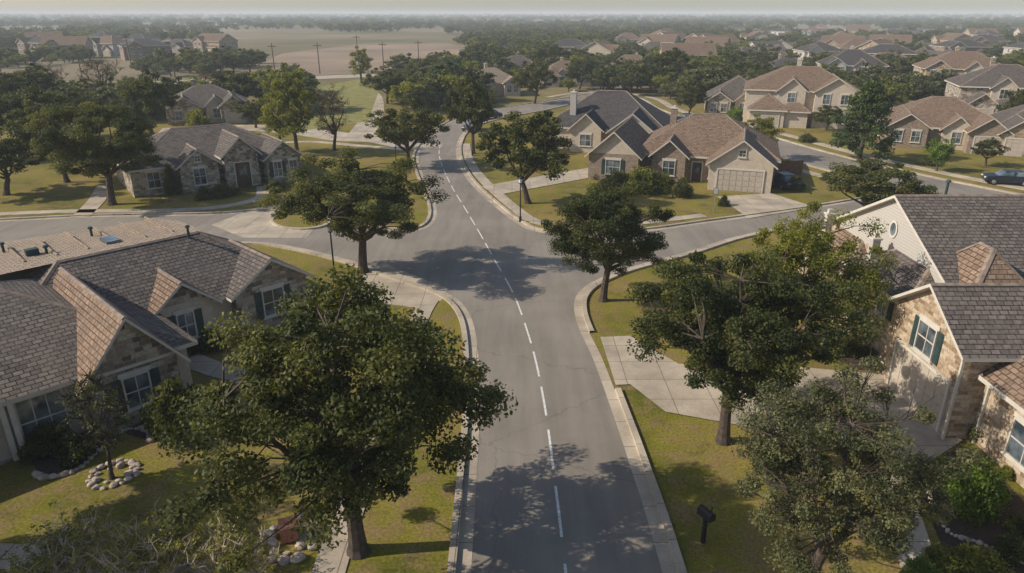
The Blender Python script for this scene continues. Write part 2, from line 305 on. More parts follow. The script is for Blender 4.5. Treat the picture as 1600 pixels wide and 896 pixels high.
# ------------------------------------------------------------------ houses
class House:
    def __init__(s,name,x,y,rz,wall='stone',roof='roof_grey',alt='siding'):
        s.e=D.objects.new(name,None); COL.objects.link(s.e); s.e.location=(x,y,0); s.e.rotation_euler[2]=rz
        s.w=MB();s.r=MB();s.t=MB();s.g=MB();s.sh=MB();s.d=MB();s.k=MB()
        s.wm=[M[wall],M[alt]]; s.rm=[M[roof],M['cap'],M['trim'],M['roof_tan'],M['roof_brown']]
    def cap(s,p,q,w=.14):
        p=Vector(p);q=Vector(q);t=(q-p).normalized();a=t.cross(Vector((0,0,1))).normalized()*w;u=Vector((0,0,.035));dn=Vector((0,0,-.05))
        s.r.poly([p-a+dn,q-a+dn,q+u,p+u][::-1],1); s.r.poly([p+u,q+u,q+a+dn,p+a+dn][::-1],1)
    def slab(s,q,mi,th=.16):
        q=[Vector(p) for p in q]; n=(q[1]-q[0]).cross(q[2]-q[0])
        if n.z<0:q.reverse()
        s.r.poly(q,mi); b=[p-Vector((0,0,th)) for p in q]; s.r.poly(b[::-1],2)
        for i in range(len(q)):
            j=(i+1)%len(q); s.r.poly([b[i],b[j],q[j],q[i]],2)
    def wing(s,x0,x1,y0,y1,ev,rise,kind='hip',ax=None,wm=0,rm=0,ov=.42,gm_=None,z0=0):
        W=x1-x0;Dp=y1-y0
        if kind!='none': s.w.box(x0,x1,y0,y1,z0,ev-.02,wm)
        g=wm if gm_ is None else gm_
        if kind=='gable':
            if ax=='x':
                c=(y0+y1)/2;k=rise/(Dp/2);ze=ev-ov*k;zr=ev+rise
                A=(x0-ov,y0-ov,ze);B=(x1+ov,y0-ov,ze);Cc=(x1+ov,c,zr);Dd=(x0-ov,c,zr);E=(x0-ov,y1+ov,ze);Ff=(x1+ov,y1+ov,ze)
                s.slab([A,B,Cc,Dd],rm);s.slab([Dd,Cc,Ff,E],rm);s.cap(Dd,Cc)
                for x,o in((x0,1),(x1,0)):
                    p=[(x,y1,ev-.02),(x,y0,ev-.02),(x,c,zr-.12)]; s.w.poly(p if o else p[::-1],g)
            else:
                c=(x0+x1)/2;k=rise/(W/2);ze=ev-ov*k;zr=ev+rise
                A=(x0-ov,y0-ov,ze);B=(x0-ov,y1+ov,ze);Cc=(c,y1+ov,zr);Dd=(c,y0-ov,zr);E=(x1+ov,y0-ov,ze);Ff=(x1+ov,y1+ov,ze)
                s.slab([A,Dd,Cc,B],rm);s.slab([Dd,E,Ff,Cc],rm);s.cap(Dd,Cc)
                for y,o in((y0,1),(y1,0)):
                    p=[(x0,y,ev-.02),(x1,y,ev-.02),(c,y,zr-.12)]; s.w.poly(p if o else p[::-1],g)
        else:
            h=min(W,Dp)/2;k=rise/h;ze=ev-ov*k;zr=ev+rise
            a=(x0-ov,y0-ov,ze);b=(x1+ov,y0-ov,ze);c_=(x1+ov,y1+ov,ze);d=(x0-ov,y1+ov,ze)
            if W>=Dp: r0=(x0+h,(y0+y1)/2,zr);r1=(x1-h+.01,(y0+y1)/2,zr); fs=[[a,b,r1,r0],[c_,d,r0,r1],[b,c_,r1],[d,a,r0]]; hp=[(a,r0),(d,r0),(b,r1),(c_,r1)]
            else: r0=((x0+x1)/2,y0+h,zr);r1=((x0+x1)/2,y1-h+.01,zr); fs=[[b,c_,r1,r0],[d,a,r0,r1],[a,b,r0],[c_,d,r1]]; hp=[(a,r0),(b,r0),(c_,r1),(d,r1)]
            for f in fs: s.r.poly(f,rm)
            s.cap(r0,r1)
            for p,q in hp: s.cap(p,q)
            L=[a,b,c_,d]; lo=[(p[0],p[1],p[2]-.2) for p in L]
            for i in range(4):
                j=(i+1)%4; s.r.poly([lo[i],lo[j],L[j],L[i]],2)
            s.r.poly(lo[::-1],2)
    def fb(s,mb,f,c,t0,t1,o0,o1,z0,z1,mi=0):
        if f=='S': mb.box(t0,t1,c-o0,c-o1,z0,z1,mi)
        elif f=='N': mb.box(t0,t1,c+o0,c+o1,z0,z1,mi)
        elif f=='W': mb.box(c-o0,c-o1,t0,t1,z0,z1,mi)
        else: mb.box(c+o0,c+o1,t0,t1,z0,z1,mi)
    def win(s,f,c,t,z,w=1.0,h=1.5,sh=True,nv=1):
        a,b=t-w/2,t+w/2
        s.fb(s.g,f,c,a,b,0.0,.025,z,z+h)
        fr=.07
        for q in((a-fr,a,z-fr,z+h+fr),(b,b+fr,z-fr,z+h+fr)): s.fb(s.t,f,c,q[0],q[1],0,.09,q[2],q[3])
        s.fb(s.t,f,c,a,b,0,.088,z+h,z+h+fr); s.fb(s.t,f,c,a,b,0,.088,z-fr,z)
        s.fb(s.t,f,c,a,b,0.01,.05,z+h*.5-.025,z+h*.5+.025)
        for i in range(nv): 
            tt=a+(i+1)*w/(nv+1); s.fb(s.t,f,c,tt-.02,tt+.02,0.012,.047,z,z+h)
        s.fb(s.t,f,c,a-.16,b+.16,0,.13,z-fr-.08,z-fr-.003); s.fb(s.t,f,c,a-.16,b+.16,0,.07,z+h+fr+.003,z+h+fr+.2)
        if sh:
            for q in((a-fr-.42,a-fr-.04),(b+fr+.04,b+fr+.42)):
                s.fb(s.sh,f,c,q[0],q[1],0,.05,z-.08,z+h+.05)
                for k in range(8): 
                    zz=z+k*(h/8); s.fb(s.sh,f,c,q[0]+.05,q[1]-.05,.051,.07,zz,zz+h/16)
    def gar(s,f,c,t,w,h=2.2,z=0):
        a,b=t-w/2,t+w/2; s.fb(s.d,f,c,a,b,0,.03,z,z+h)
        nc=max(2,int(w/.62))
        for r in range(4):
            for i in range(nc):
                u0=a+i*w/nc+.05;u1=a+(i+1)*w/nc-.05; s.fb(s.d,f,c,u0,u1,.031,.055,z+r*h/4+.05,z+(r+1)*h/4-.05)
        s.fb(s.t,f,c,a-.14,a-.002,0,.1,z,z+h+.14); s.fb(s.t,f,c,b+.002,b+.14,0,.1,z,z+h+.14); s.fb(s.t,f,c,a,b,0,.098,z+h+.002,z+h+.14)
    def door(s,f,c,t,w=1.0,h=2.1):
        s.fb(s.k,f,c,t-w/2,t+w/2,0,.05,0,h); s.fb(s.g,f,c,t-w*.25,t+w*.25,.051,.06,h*.45,h*.88)
        s.fb(s.t,f,c,t-w/2-.1,t-w/2-.002,0,.1,0,h+.1); s.fb(s.t,f,c,t+w/2+.002,t+w/2+.1,0,.1,0,h+.1); s.fb(s.t,f,c,t-w/2,t+w/2,0,.098,h+.002,h+.1)
    def chim(s,x,y,z0,z1,w=.7,mi=0):
        s.w.box(x-w/2,x+w/2,y-w/2,y+w/2,z0,z1,mi); s.t.box(x-w/2-.06,x+w/2+.06,y-w/2-.06,y+w/2+.06,z1+.002,z1+.1); s.t.box(x-.12,x+.12,y-.12,y+.12,z1+.102,z1+.35)
    def vent(s,x,y,z0,z1):
        s.sh.tube([(x,y,z0),(x,y,z1)],[.07,.07],0,8); s.sh.tube([(x,y,z1),(x,y,z1+.12)],[.15,.11],0,8)
    def done(s):
        for nm,mb,mt in(('walls',s.w,s.wm),('roof',s.r,s.rm),('trim',s.t,[M['trim']]),('windows',s.g,[M['glass']]),('shutters',s.sh,[M['shutter']]),('garage_door',s.d,[M['garage']]),('front_door',s.k,[M['door']])):
            if mb.f: mb.obj(nm,mt,parent=s.e)
        return s.e
A=House('stone_house',-12.2,38.2,math.radians(46),'stone2','roof_grey','stucco')
A.wing(-15,-.1,.7,8.4,2.9,2.35,'hip',wm=1)
A.wing(-27,-8.6,-3.9,8.3,2.92,2.75,'hip',wm=1)
A.wing(-4.3,0,0,4.2,2.9,1.45,'gable','y',rm=0)
A.wing(-8.5,-5.5,.25,4.4,2.95,1.25,'gable','y',rm=4,gm_=0,wm=1)  # this and the next gable: browner shingle colour stands in for sunlit slopes
A.wing(-13.1,-9.4,-4.9,3.2,2.9,2.3,'gable','y',rm=4)
A.win('S',-4.9,-11.25,.85,1.0,1.45); A.win('S',.25,-7,.95,.8,1.4); A.win('S',0,-2.15,.9,1.2,1.5)
A.win('E',0,1.8,.9,.9,1.4); A.win('E',-.1,5.8,.9,1.1,1.4)
A.win('S',-3.9,-14.7,.25,1.6,2.1,False,2); A.gar('S',-3.9,-18.2,4.2); A.win('E',-9.4,-2.4,.9,.9,1.4,False)
A.door('E',-8.6,-1.6)
for x in(-16,-15.7): A.t.box(x-.1,x+.1,-4.25,-4.05,0,2.6)
A.fb(A.t,'S',-4.9,-13.05,-9.45,0,.04,2.72,2.86)
A.r.poly([(-17.5,4.6,5.16),(-3.6,4.75,5.16),(-3.4,8.6,4.95),(-4,11.2,4.75),(-17.5,13.2,4.7)],3)
A.w.box(-17.3,-4.3,8.5,11.0,0,4.6,1)
A.r.poly([(-17.5,13.2,4.7),(-4,11.2,4.75),(-3.7,11.2,4.4),(-17.6,13.3,4.4)],2)
for i in range(9): A.r.box(-16.8+i*1.5,-16.7+i*1.5,6.2,10.6,4.93,5.14,3)
for x,y in((-11,7.2),(-8.2,9.3),(-12.5,9.5)): A.vent(x,y,4.8,5.35)
A.g.box(-8.3,-7.6,6.3,7.5,5.05,5.22); A.sh.box(-11.9,-11.3,7.3,7.7,5.0,5.35); A.vent(-4.6,4.3,5,5.7)
A.done()
Fh=House('stone_house',20,30,0,'stone','roof_grey','siding')
def f(x0,x1,y0,y1,*a,**k): Fh.wing(x0-20,x1-20,y0-30,y1-30,*a,**k)
f(20.8,38,29,43.4,4.5,3.5,'gable','x',gm_=1,ov=.35)
f(18.9,23,37.2,43.7,3.1,1.5,'hip',rm=4)
f(19.3,24,30.9,37.1,4.2,1.5,'hip')
f(18.6,28,25.3,30.75,4.35,1.75,'gable','x',gm_=0)
f(19.7,36,12.6,25.9,3.45,4.9,'hip',rm=4)
f(21.2,23.8,29.4,33,5.3,1.5,'hip',rm=4,z0=4.0,ov=.3)
Fh.gar('W',-1.4,-2.1,4.1,2.35); Fh.win('W',-1.4,-2.0,2.75,1.25,1.35,True,1)
Fh.win('W',-.7,3.1,2.5,.9,1.1); Fh.win('W',-.7,5.4,.9,1.0,1.4); Fh.win('W',-1.1,10.2,.9,1.2,1.4)
Fh.win('W',-.3,-7.6,.8,1.6,1.5,False,1); Fh.win('W',-.3,-11.3,.8,1.6,1.5,False,1); Fh.win('W',-.3,-14.5,.8,1.,1.5,False,1)
an=[i*math.pi/8 for i in range(16)]
Fh.t.poly([(.75,6.2+.42*math.cos(a),6.1+.5*math.sin(a)) for a in an][::-1]); Fh.g.poly([(.745,6.2+.28*math.cos(a),6.1+.36*math.sin(a)) for a in an][::-1])
Fh.t.box(-1.6,-1.5,-4.85,-4.75,0,4.1); Fh.t.box(-.42,-.32,-5.1,-5.0,0,3.2)
Fh.chim(-.2,6.0,4.2,5.6,.42,1); Fh.chim(.1,12.4,3,5.2,.42,1); Fh.vent(4,7.5,7,8.4); Fh.vent(6,1.5,5,6.2); Fh.vent(9,3,6,7)
Fh.done()
B=House('stone_house',-33.5,68.5,math.radians(36),'stone2','roof_grey','stucco')
B.wing(-4,12.6,1.2,12,3,2.7,'hip'); B.wing(.3,4,0,5,3,1.4,'gable','y'); B.wing(4.6,8,-.3,5,3.7,1.6,'gable','y'); B.wing(8.7,12.4,-.8,5,3.02,1.5,'gable','y')
B.win('S',0,2.1,.8,1.1,1.6,False); B.win('S',0,2.1,3.15,.5,.5,False); B.door('S',-.3,6.3,1.5,2.6); B.win('S',-.8,9.8,.8,.8,1.5); B.win('S',-.8,11.5,.8,.8,1.5,False); B.win('E',12.4,1.5,.8,.9,1.5,False); B.win('S',1.2,-2,.8,1.1,1.5,False)
B.done()
Dh=House('brick_house',26.2,68.8,math.radians(-18),'brick','roof_brown','stucco')
Dh.wing(-6.2,0,0,8,3,2.3,'gable','y',gm_=1,wm=1); Dh.wing(-14.5,.4,3.5,15,3.05,3.5,'hip'); Dh.wing(-12.3,-8.8,2.2,8,3.1,1.5,'gable','y',rm=0); Dh.wing(-19,-13.6,.8,12,3,2.4,'gable','y',gm_=1)
Dh.gar('S',0,-3.1,4.4); Dh.win('S',0,-3.1,3.6,.6,.6,False); Dh.win('S',2.2,-10.5,.8,1.2,1.5,False); Dh.door('S',3.5,-7.6); Dh.win('S',.8,-16.3,.8,1.5,1.5); Dh.win('W',-6.2,2.,.9,1,1.3,False); Dh.chim(-11,9,5,7.0,.7)
Dh.done()
Eh=House('suburban_house',18,88,math.radians(-16),'stucco','roof_dark','siding')
Eh.wing(-5.8,0,0,8,3.2,2.2,'gable','y',gm_=1); Eh.wing(-15,1,3,15,3.2,4,'hip'); Eh.wing(-11,-7,1,8,3.25,1.8,'gable','y'); Eh.gar('S',0,-2.9,4.2); Eh.win('S',1,-9,.9,1.4,1.4,False); Eh.chim(-11.5,5,3,7.2,.8,1)
Eh.done()
def gen(name,x,y,deg,w=15,d=11,st=1,wall='stucco',roof='roof_brown',seed=0):
    r=random.Random(seed); h=House(name,x,y,math.radians(deg),wall,roof,'stucco'); ev=3.0 if st==1 else 5.8
    h.wing(-w/2,w/2,0,d,ev,d*r.uniform(.25,.33),'hip')
    gw=w*r.uniform(.28,.36); gx=-w/2+gw*.6 if r.random()<.5 else w/2-gw*.6
    h.wing(gx-gw/2,gx+gw/2,-1.6,d*.6,ev+.03,gw*.33,'gable','y')
    h.wing(-gx*.3-gw*.35,-gx*.3+gw*.35,-.7,d*.6,ev-.04,gw*.3,'gable','y',wm=1)
    h.wing(-gx-gw*.45,-gx+gw*.45,-3,d*.5,3.05,gw*.34,'hip' if r.random()<.5 else 'gable','y')
    if st==2: h.wing(-gx*.2-2.2,-gx*.2+2.2,-2.6,0,2.9,.9,'hip',wm=1)
    h.gar('S',-3,-gx,gw*.62)
    for zf in ([.9] if st==1 else [.9,3.8]):
        h.win('S',-1.6,gx-gw*.22,zf,1,1.4,False); h.win('S',-1.6,gx+gw*.22,zf,1,1.4,False); h.win('S',-.7,-gx*.3,zf,1.1,1.4,False)
        for k in(.25,.6,.85): h.win('W',-w/2,d*k,zf,1,1.3,False); h.win('E',w/2,d*k,zf,1,1.3,False)
    if r.random()<.6: h.chim(r.uniform(-w/4,w/4),d*.7,ev,ev+d*.28+.6,.7)
    return h.done()
HS=[]
def gh(u,v,deg,w,d,st,wall,roof,name='suburban_house'):
    x,y=G(u,v); HS.append((x,y,w)); gen(name,x,y,deg,w,d,st,wall,roof,len(HS))
gh(1245,197,-18,17,12,2,'stucco','roof_brown'); gh(1150,182,-15,11,11,1,'stone2','roof_grey'); gh(1470,232,-22,15,12,1,'brick','roof_brown','brick_house')
gh(1500,148,-20,17,12,2,'stone','roof_brown'); gh(1640,243,-25,14,11,1,'stone','roof_grey'); gh(985,126,-10,15,11,1,'stucco','roof_brown')
gh(772,150,10,12,10,1,'stucco','roof_tan'); gh(330,192,25,13,10,1,'stone2','roof_grey'); gh(1330,140,-15,14,11,2,'stucco_grey','roof_dark'); gh(1390,118,-15,16,11,1,'stucco','roof_brown')
gh(810,122,5,13,10,1,'brick','roof_grey'); gh(885,135,0,13,10,1,'stucco','roof_brown'); gh(1230,130,-15,15,11,1,'stone','roof_dark'); gh(1570,190,-20,15,12,2,'stone2','roof_grey')
for x,y,w in((26.2,68.8,22),(18,88,20),(-28,72,14)): HS.append((x,y,w))
def simple_house(seed):
    r=random.Random(seed); h=House('tmp',0,0,0,['stucco','stone','brick','siding','stucco_grey'][seed%5],['roof_brown','roof_grey','roof_dark','roof_grey','roof_brown','roof_dark'][seed%6],'stucco')
    w=r.uniform(12,17);d=r.uniform(9,12);ev=3 if seed%2 else 5.5
    if seed%3: h.wing(-w/2,w/2,0,d,ev,r.uniform(2.4,3.4),'hip')
    else: h.wing(-w/2,w/2,0,d,ev,r.uniform(2.6,3.4),'gable','x')
    h.wing(-w*.42,-w*.08,-1.5,6,ev+.02,1.8,'gable','y'); h.wing(w*.1,w*.42,-2.6 if seed%2 else -1,6,3.0,1.6,'gable' if seed%3 else 'hip','y',wm=1)
    for t in(-w*.33,-w*.17):
        h.win('S',-1.5,t,ev-2,1,1.3,False)
        if ev>4: h.win('S',-1.5,t,.9,1,1.3,False)
    for k in(.3,.7): h.win('W',-w/2,d*k,ev-2,1,1.2,False); h.win('E',w/2,d*k,ev-2,1,1.2,False)
    h.gar('S',-2.6 if seed%2 else -1,w*.26,3)
    mats=[M['cap'],M['trim'],h.wm[0],h.wm[1],h.rm[0],M['glass'],M['garage']]
    mb=MB()
    for src,mp in((h.w,{0:2,1:3}),(h.r,{0:4,1:0,2:1}),(h.t,{0:1}),(h.g,{0:5}),(h.d,{0:6})):
        n=len(mb.v); mb.v+=src.v; mb.f+=[tuple(i+n for i in q) for q in src.f]; mb.m+=[mp[i] for i in src.m]
    D.objects.remove(h.e); return mb.mesh('distant_house_mesh',mats)
SH=[simple_house(i) for i in range(9)]
rr=random.Random(5); far_h=[]
for k in range(3000):
    if len(far_h)>=135: break
    left=rr.random()<.05
    u=rr.uniform(-100,330) if left else rr.uniform(880,1950); v=rr.uniform(50,124) if not left else rr.uniform(70,95)
    if not left and u<1000 and v<72: continue
    if not left and u<1100 and v<58: continue
    x,y=G(u,v)
    if min([math.hypot(x-a,y-b) for a,b in far_h]+[1e9])<max(18,y*.032) or min(math.hypot(x-a,y-b) for a,b,_ in HS)<22: continue
    far_h.append((x,y)); place(SH[rr.randrange(9)],'suburban_house',x,y,0,math.radians(rr.choice([-20,-10,15,70,-100,160,40])+rr.uniform(-8,8)))
# ------------------------------------------------------------------ trees
def leafgeo(C,rc,nl,leaf,rng,flat=.62,up=.7,asp=.6,zlo=None):
    n=len(C); idx=np.repeat(np.arange(n),nl); d=rng.normal(size=(n*nl,3)); d/=np.linalg.norm(d,axis=1)[:,None]
    r=rng.random(n*nl)**.5; rcs=(rc*rng.uniform(.6,1.35,n))[idx]
    off=d*(r*rcs)[:,None]; off[:,2]*=flat; P=C[idx]+off
    nn=rng.normal(size=P.shape)*.75+d*.5; nn[:,2]+=up; nn/=np.linalg.norm(nn,axis=1)[:,None]
    t=np.cross(nn,rng.normal(size=P.shape)); t/=np.linalg.norm(t,axis=1)[:,None]; b=np.cross(nn,t)
    s=leaf*rng.uniform(.6,1.35,len(P))[:,None]
    V=np.stack([P-t*s,P-b*s*asp+t*s*.1,P+t*s,P+b*s*asp-t*s*.1],1)*1.0
    V=P[:,None,:]+(V-P[:,None,:])*.5
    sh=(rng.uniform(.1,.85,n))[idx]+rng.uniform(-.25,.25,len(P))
    return V.reshape(-1,3),np.repeat(sh,4)
def tree_mesh(name,seed,nc,nl,leaf,rc,mat,Hh=9.,R=4.7,fork=.24,shape='oak',twigs=True,tr=.26,bark='bark',zmin=.33,gap=.62):
    rng=np.random.default_rng(seed); r=random.Random(seed); C=[]
    ph=rng.uniform(0,6.28,6)
    while len(C)<nc:
        d=rng.normal(size=3); d/=np.linalg.norm(d)
        az=math.atan2(d[1],d[0]); lump=1+.20*math.sin(3*az+ph[0]+2*d[2])+.15*math.sin(5*az+ph[1]+d[2]*3)+.12*math.sin(4*d[2]+ph[2])
        q=rng.uniform(.35,1)**.6*lump
        if math.sin(4.1*az+ph[3]+5*d[2])*math.sin(3.3*d[2]*2+ph[4])>gap and q>.6: continue
        if shape=='oak':
            zc=Hh*.60; p=np.array([d[0]*R*q*.86,d[1]*R*q*.86,zc+d[2]*Hh*.36*q*(1 if d[2]>0 else .8)])
            if p[2]<Hh*zmin or p[2]>Hh*.97: continue
        elif shape=='cone':
            h=rng.uniform(.12,.98); rad=R*(1-h)**.7*.95*(1+.25*math.sin(h*30+az*2)); p=np.array([math.cos(az)*rad*rng.uniform(.4,1),math.sin(az)*rad*rng.uniform(.4,1),Hh*h])
        elif shape=='ball':
            p=np.array([d[0]*R*.8*q,d[1]*R*.8*q,Hh-R+d[2]*R*.8*q])
        else:
            zc=Hh*.6; p=np.array([d[0]*R*q*.75,d[1]*R*q*.75,zc+d[2]*Hh*.38*q])
            if p[2]<Hh*.25: continue
        C.append(p)
    C=np.array(C); mb=MB(); fz=Hh*fork
    lean=Vector((r.uniform(-.45,.45),r.uniform(-.45,.45),0))
    top=Vector((lean.x,lean.y,fz))
    mb.tube([(0,0,-.1),(lean.x*.1,lean.y*.1,.25),(lean.x*.3,lean.y*.3,fz*.35),(lean.x*.6,lean.y*.6,fz*.7),tuple(top)],[tr*1.75,tr*1.2,tr*1.0,tr*.92,tr*.85],0,9)
    LP=[]; nlb=7 if shape in('oak','tall') else 1
    for i in range(nlb):
        a=2*math.pi*i/max(1,nlb)+r.uniform(-.4,.4)
        e=Vector((math.cos(a)*R*r.uniform(.45,.75),math.sin(a)*R*r.uniform(.45,.75),Hh*r.uniform(.5,.75)))
        if i==0: e=Vector((lean.x,lean.y,Hh*.85))
        pts=[]
        for k in range(6):
            t=k/5; p=top.lerp(e,t); p.z+=math.sin(t*math.pi)*(-.35 if i else 0)*1.; p+=Vector((r.uniform(-1,1),r.uniform(-1,1),r.uniform(-.6,.6)))*.22*(t>0); pts.append(p)
        mb.tube(pts,[tr*.62*(1-.8*k/5) for k in range(6)],0,6); LP+=pts[1:]
    if twigs:
        LPn=np.array([tuple(p) for p in LP])
        for c in C:
            dd=np.linalg.norm(LPn-c,axis=1)+np.maximum(0,LPn[:,2]-c[2])*1.5; j=int(dd.argmin()); p=Vector(LPn[j]); q=Vector(c); m=(p+q)/2+Vector((r.uniform(-.3,.3),r.uniform(-.3,.3),r.uniform(-.1,.3)))
            mb.tube([p,m,q],[.045,.028,.012],0,4)
            if twigs==2:
                for _ in range(10):
                    e=q+Vector((r.uniform(-1,1),r.uniform(-1,1),r.uniform(-.3,1.2)))*rc; mb.tube([m.lerp(q,r.random()),e],[.018,.006],0,3)
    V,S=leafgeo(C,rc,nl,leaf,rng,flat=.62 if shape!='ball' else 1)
    bv=np.array(mb.v); nb=len(bv); nq=len(V)//4
    me=D.meshes.new(name)
    allv=np.vstack([bv,V]); faces=mb.f+[tuple(x) for x in (np.arange(nq*4).reshape(-1,4)+nb).tolist()]
    me.from_pydata(allv.tolist(),[],faces)
    me.materials.append(M[bark]); me.materials.append(M[mat])
    me.polygons.foreach_set('material_index',np.concatenate([np.zeros(len(mb.f),int),np.ones(nq,int)]))
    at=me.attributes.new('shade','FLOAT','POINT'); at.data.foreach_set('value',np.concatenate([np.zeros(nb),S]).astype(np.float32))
    me.update(); return me
T_near=[tree_mesh('oak_near',11+i,185,460,.13,.64,'leaf',fork=.27,zmin=.34,gap=.75) for i in range(3)]
T_olive=tree_mesh('olive_near',31,175,360,.12,.6,'leaf_olive',twigs=2,gap=.8)
T_nlight=tree_mesh('light_near',32,160,320,.15,.7,'leaf_light',gap=.85)
T_mid=[tree_mesh('oak_mid',51+i,125,150,.26,.72,'leaf') for i in range(3)]
T_midl=tree_mesh('light_mid',61,90,90,.27,.7,'leaf_light',shape='tall',R=3.6)
T_midd=tree_mesh('dry_mid',62,80,32,.2,.75,'leaf_dry',shape='tall',R=3.4,twigs=2)
T_cone=tree_mesh('pine_mid',63,150,150,.28,.75,'leaf_pine',shape='cone',fork=.3,Hh=9,R=5.2)
T_far=[tree_mesh('oak_far',71+i,60,55,.6,1.,['leaf','leaf_olive','leaf_light'][i],twigs=False,zmin=.2) for i in range(3)]
T_ball=tree_mesh('topiary',64,90,90,.16,.35,'leaf_hedge',Hh=3.6,R=1.5,fork=.4,shape='ball',twigs=False,tr=.1)
T_sap=tree_mesh('sapling',65,34,55,.12,.4,'leaf_olive',Hh=5,R=1.5,shape='tall',tr=.08,twigs=2)
def tp(me,u,v,h,w,name='oak_tree',H0=9.,R0=4.7,rz=None,xy=None):
    x,y=xy if xy else G(u,v); s=w/(2*R0); return place(me,name,x,y,0,random.uniform(0,6.28) if rz is None else rz,(s,s,h/H0))
tp(T_near[0],560,862,9.8,9.8,rz=1.6); tp(T_near[1],1130,690,8.9,8.6,rz=2.); tp(T_olive,1262,915,7.3,6.9,'olive_tree',rz=1.); tp(T_nlight,1245,560,8.3,7.4,'elm_tree')
tp(T_near[2],942,470,7.6,8.2,rz=3.); tp(T_near[1],567,425,8.7,11.0,rz=5.); tp(T_mid[0],640,262,8.1,9.9); tp(T_mid[1],825,318,8.9,9.6); tp(T_mid[2],740,240,10.2,6.9)
tp(T_near[1],0,0,10,8.6,xy=(-21.7,17.6)); tp(T_near[0],0,0,9.5,8.5,xy=(-21.5,10)); tp(T_near[2],0,0,12,10,xy=(-27.5,12.5))  # unseen trees outside the view, added to cast shade on the front-left lawn
tp(T_mid[0],605,162,7.7,10); tp(T_mid[1],835,162,8.5,9.5); tp(T_midl,465,243,11,7.4,'elm_tree',R0=3.6); tp(T_midl,440,238,9.5,6,'elm_tree',R0=3.6); tp(T_midd,522,235,8.4,5.5,'bare_tree',R0=3.4)
tp(T_mid[2],240,215,9.6,9.5); tp(T_near[2],175,320,9.8,12); tp(T_mid[1],10,305,6.8,9.5); tp(T_mid[0],105,285,9.6,9); tp(T_mid[2],60,240,9,10)
tp(T_midd,165,160,9,11,'bare_tree',R0=3.4); tp(T_midd,330,165,7,8,'bare_tree',R0=3.4); tp(T_midl,565,130,9,8,'elm_tree',R0=3.6); tp(T_midd,85,165,8,9,'bare_tree',R0=3.4)
tp(T_cone,1342,250,9.4,9.4,'pine_tree',R0=4.7); tp(T_mid[0],1352,348,6,9.6); tp(T_midl,1180,250,5.5,6.5,'elm_tree',R0=3.6); tp(T_mid[1],1075,182,5.5,6); tp(T_mid[2],1050,145,10,13); tp(T_ball,1463,268,3.9,3.2,'topiary_tree',3.6,1.5); tp(T_ball,658,152,4.6,4.,'topiary_tree',3.6,1.5)
for u,v,h,w in((985,150,6,7),(1110,150,7,9),(905,140,7,9),(920,125,6,10),(1410,165,7,10),(1560,150,8,10),(1200,120,7,9),(1440,215,5,6),(1590,215,7,9),(400,200,5,7),(20,200,9,10),(120,215,8,9),(60,180,9,10),(860,118,9,11),(750,105,8,10),(690,112,7,9),(1290,205,4,5),(1650,290,6,7),(-30,250,9,10),(1540,260,3.5,4)): tp(random.choice(T_mid),u,v,h,w)
tp(T_sap,175,748,5.,2.8,'sapling',5.,1.5)
def palm():
    mb=MB(); r=random.Random(2); mb.tube([(0,0,0),(.1,0,2.5),(.05,.1,5.6)],[.22,.17,.15],0,8)
    for i in range(26):
        a=i*2.4; el=r.uniform(-.5,1.1); L=r.uniform(1.5,1.9); p=[]
        for k in range(6):
            t=k/5; rr_=L*t*math.cos(el*(1-.3*t)); z=5.6+L*t*math.sin(el)-t*t*.9; p.append(Vector((math.cos(a)*rr_,math.sin(a)*rr_,z)))
        sd=Vector((-math.sin(a),math.cos(a),0))
        for k in range(5):
            w0=.32*math.sin(math.pi*(k/5*.9+.1));w1=.32*math.sin(math.pi*((k+1)/5*.9+.1)); mb.poly([p[k]-sd*w0-Vector((0,0,w0*.5)),p[k+1]-sd*w1-Vector((0,0,w1*.5)),p[k+1],p[k]],1); mb.poly([p[k],p[k+1],p[k+1]+sd*w1-Vector((0,0,w1*.5)),p[k]+sd*w0-Vector((0,0,w0*.5))],1)
    return mb.mesh('palm_tree',[M['bark'],M['leaf_pine']])
pm=palm()
for u,v,s in((690,165,1.25),(708,160,1.3),(682,160,1.1)): place(pm,'palm_tree',*G(u,v),0,u,(s,s,s))
def bush_mesh(name,seed,mat,nc=40,nl=120,leaf=.1,rc=.32,low=False):
    rng=np.random.default_rng(seed); d=rng.normal(size=(nc,3)); d/=np.linalg.norm(d,axis=1)[:,None]; d[:,2]=abs(d[:,2]); q=rng.uniform(.5,1,nc)[:,None]
    C=d*q*np.array([.78,.78,.8]); C[:,2]+=.12
    V,S=leafgeo(C,rc,nl,leaf,rng,flat=.9,up=.4); V[:,2]=np.maximum(V[:,2],.01); me=D.meshes.new(name); me.from_pydata(V.tolist(),[],np.arange(len(V)).reshape(-1,4).tolist()); me.materials.append(M[mat])
    at=me.attributes.new('shade','FLOAT','POINT'); at.data.foreach_set('value',S.astype(np.float32)); me.update(); return me
Bd=bush_mesh('bush_dark',1,'leaf'); Bh=bush_mesh('bush_bright',2,'leaf_hedge',70,130,.07,.25); Bl=bush_mesh('bush_light',3,'leaf_light'); 
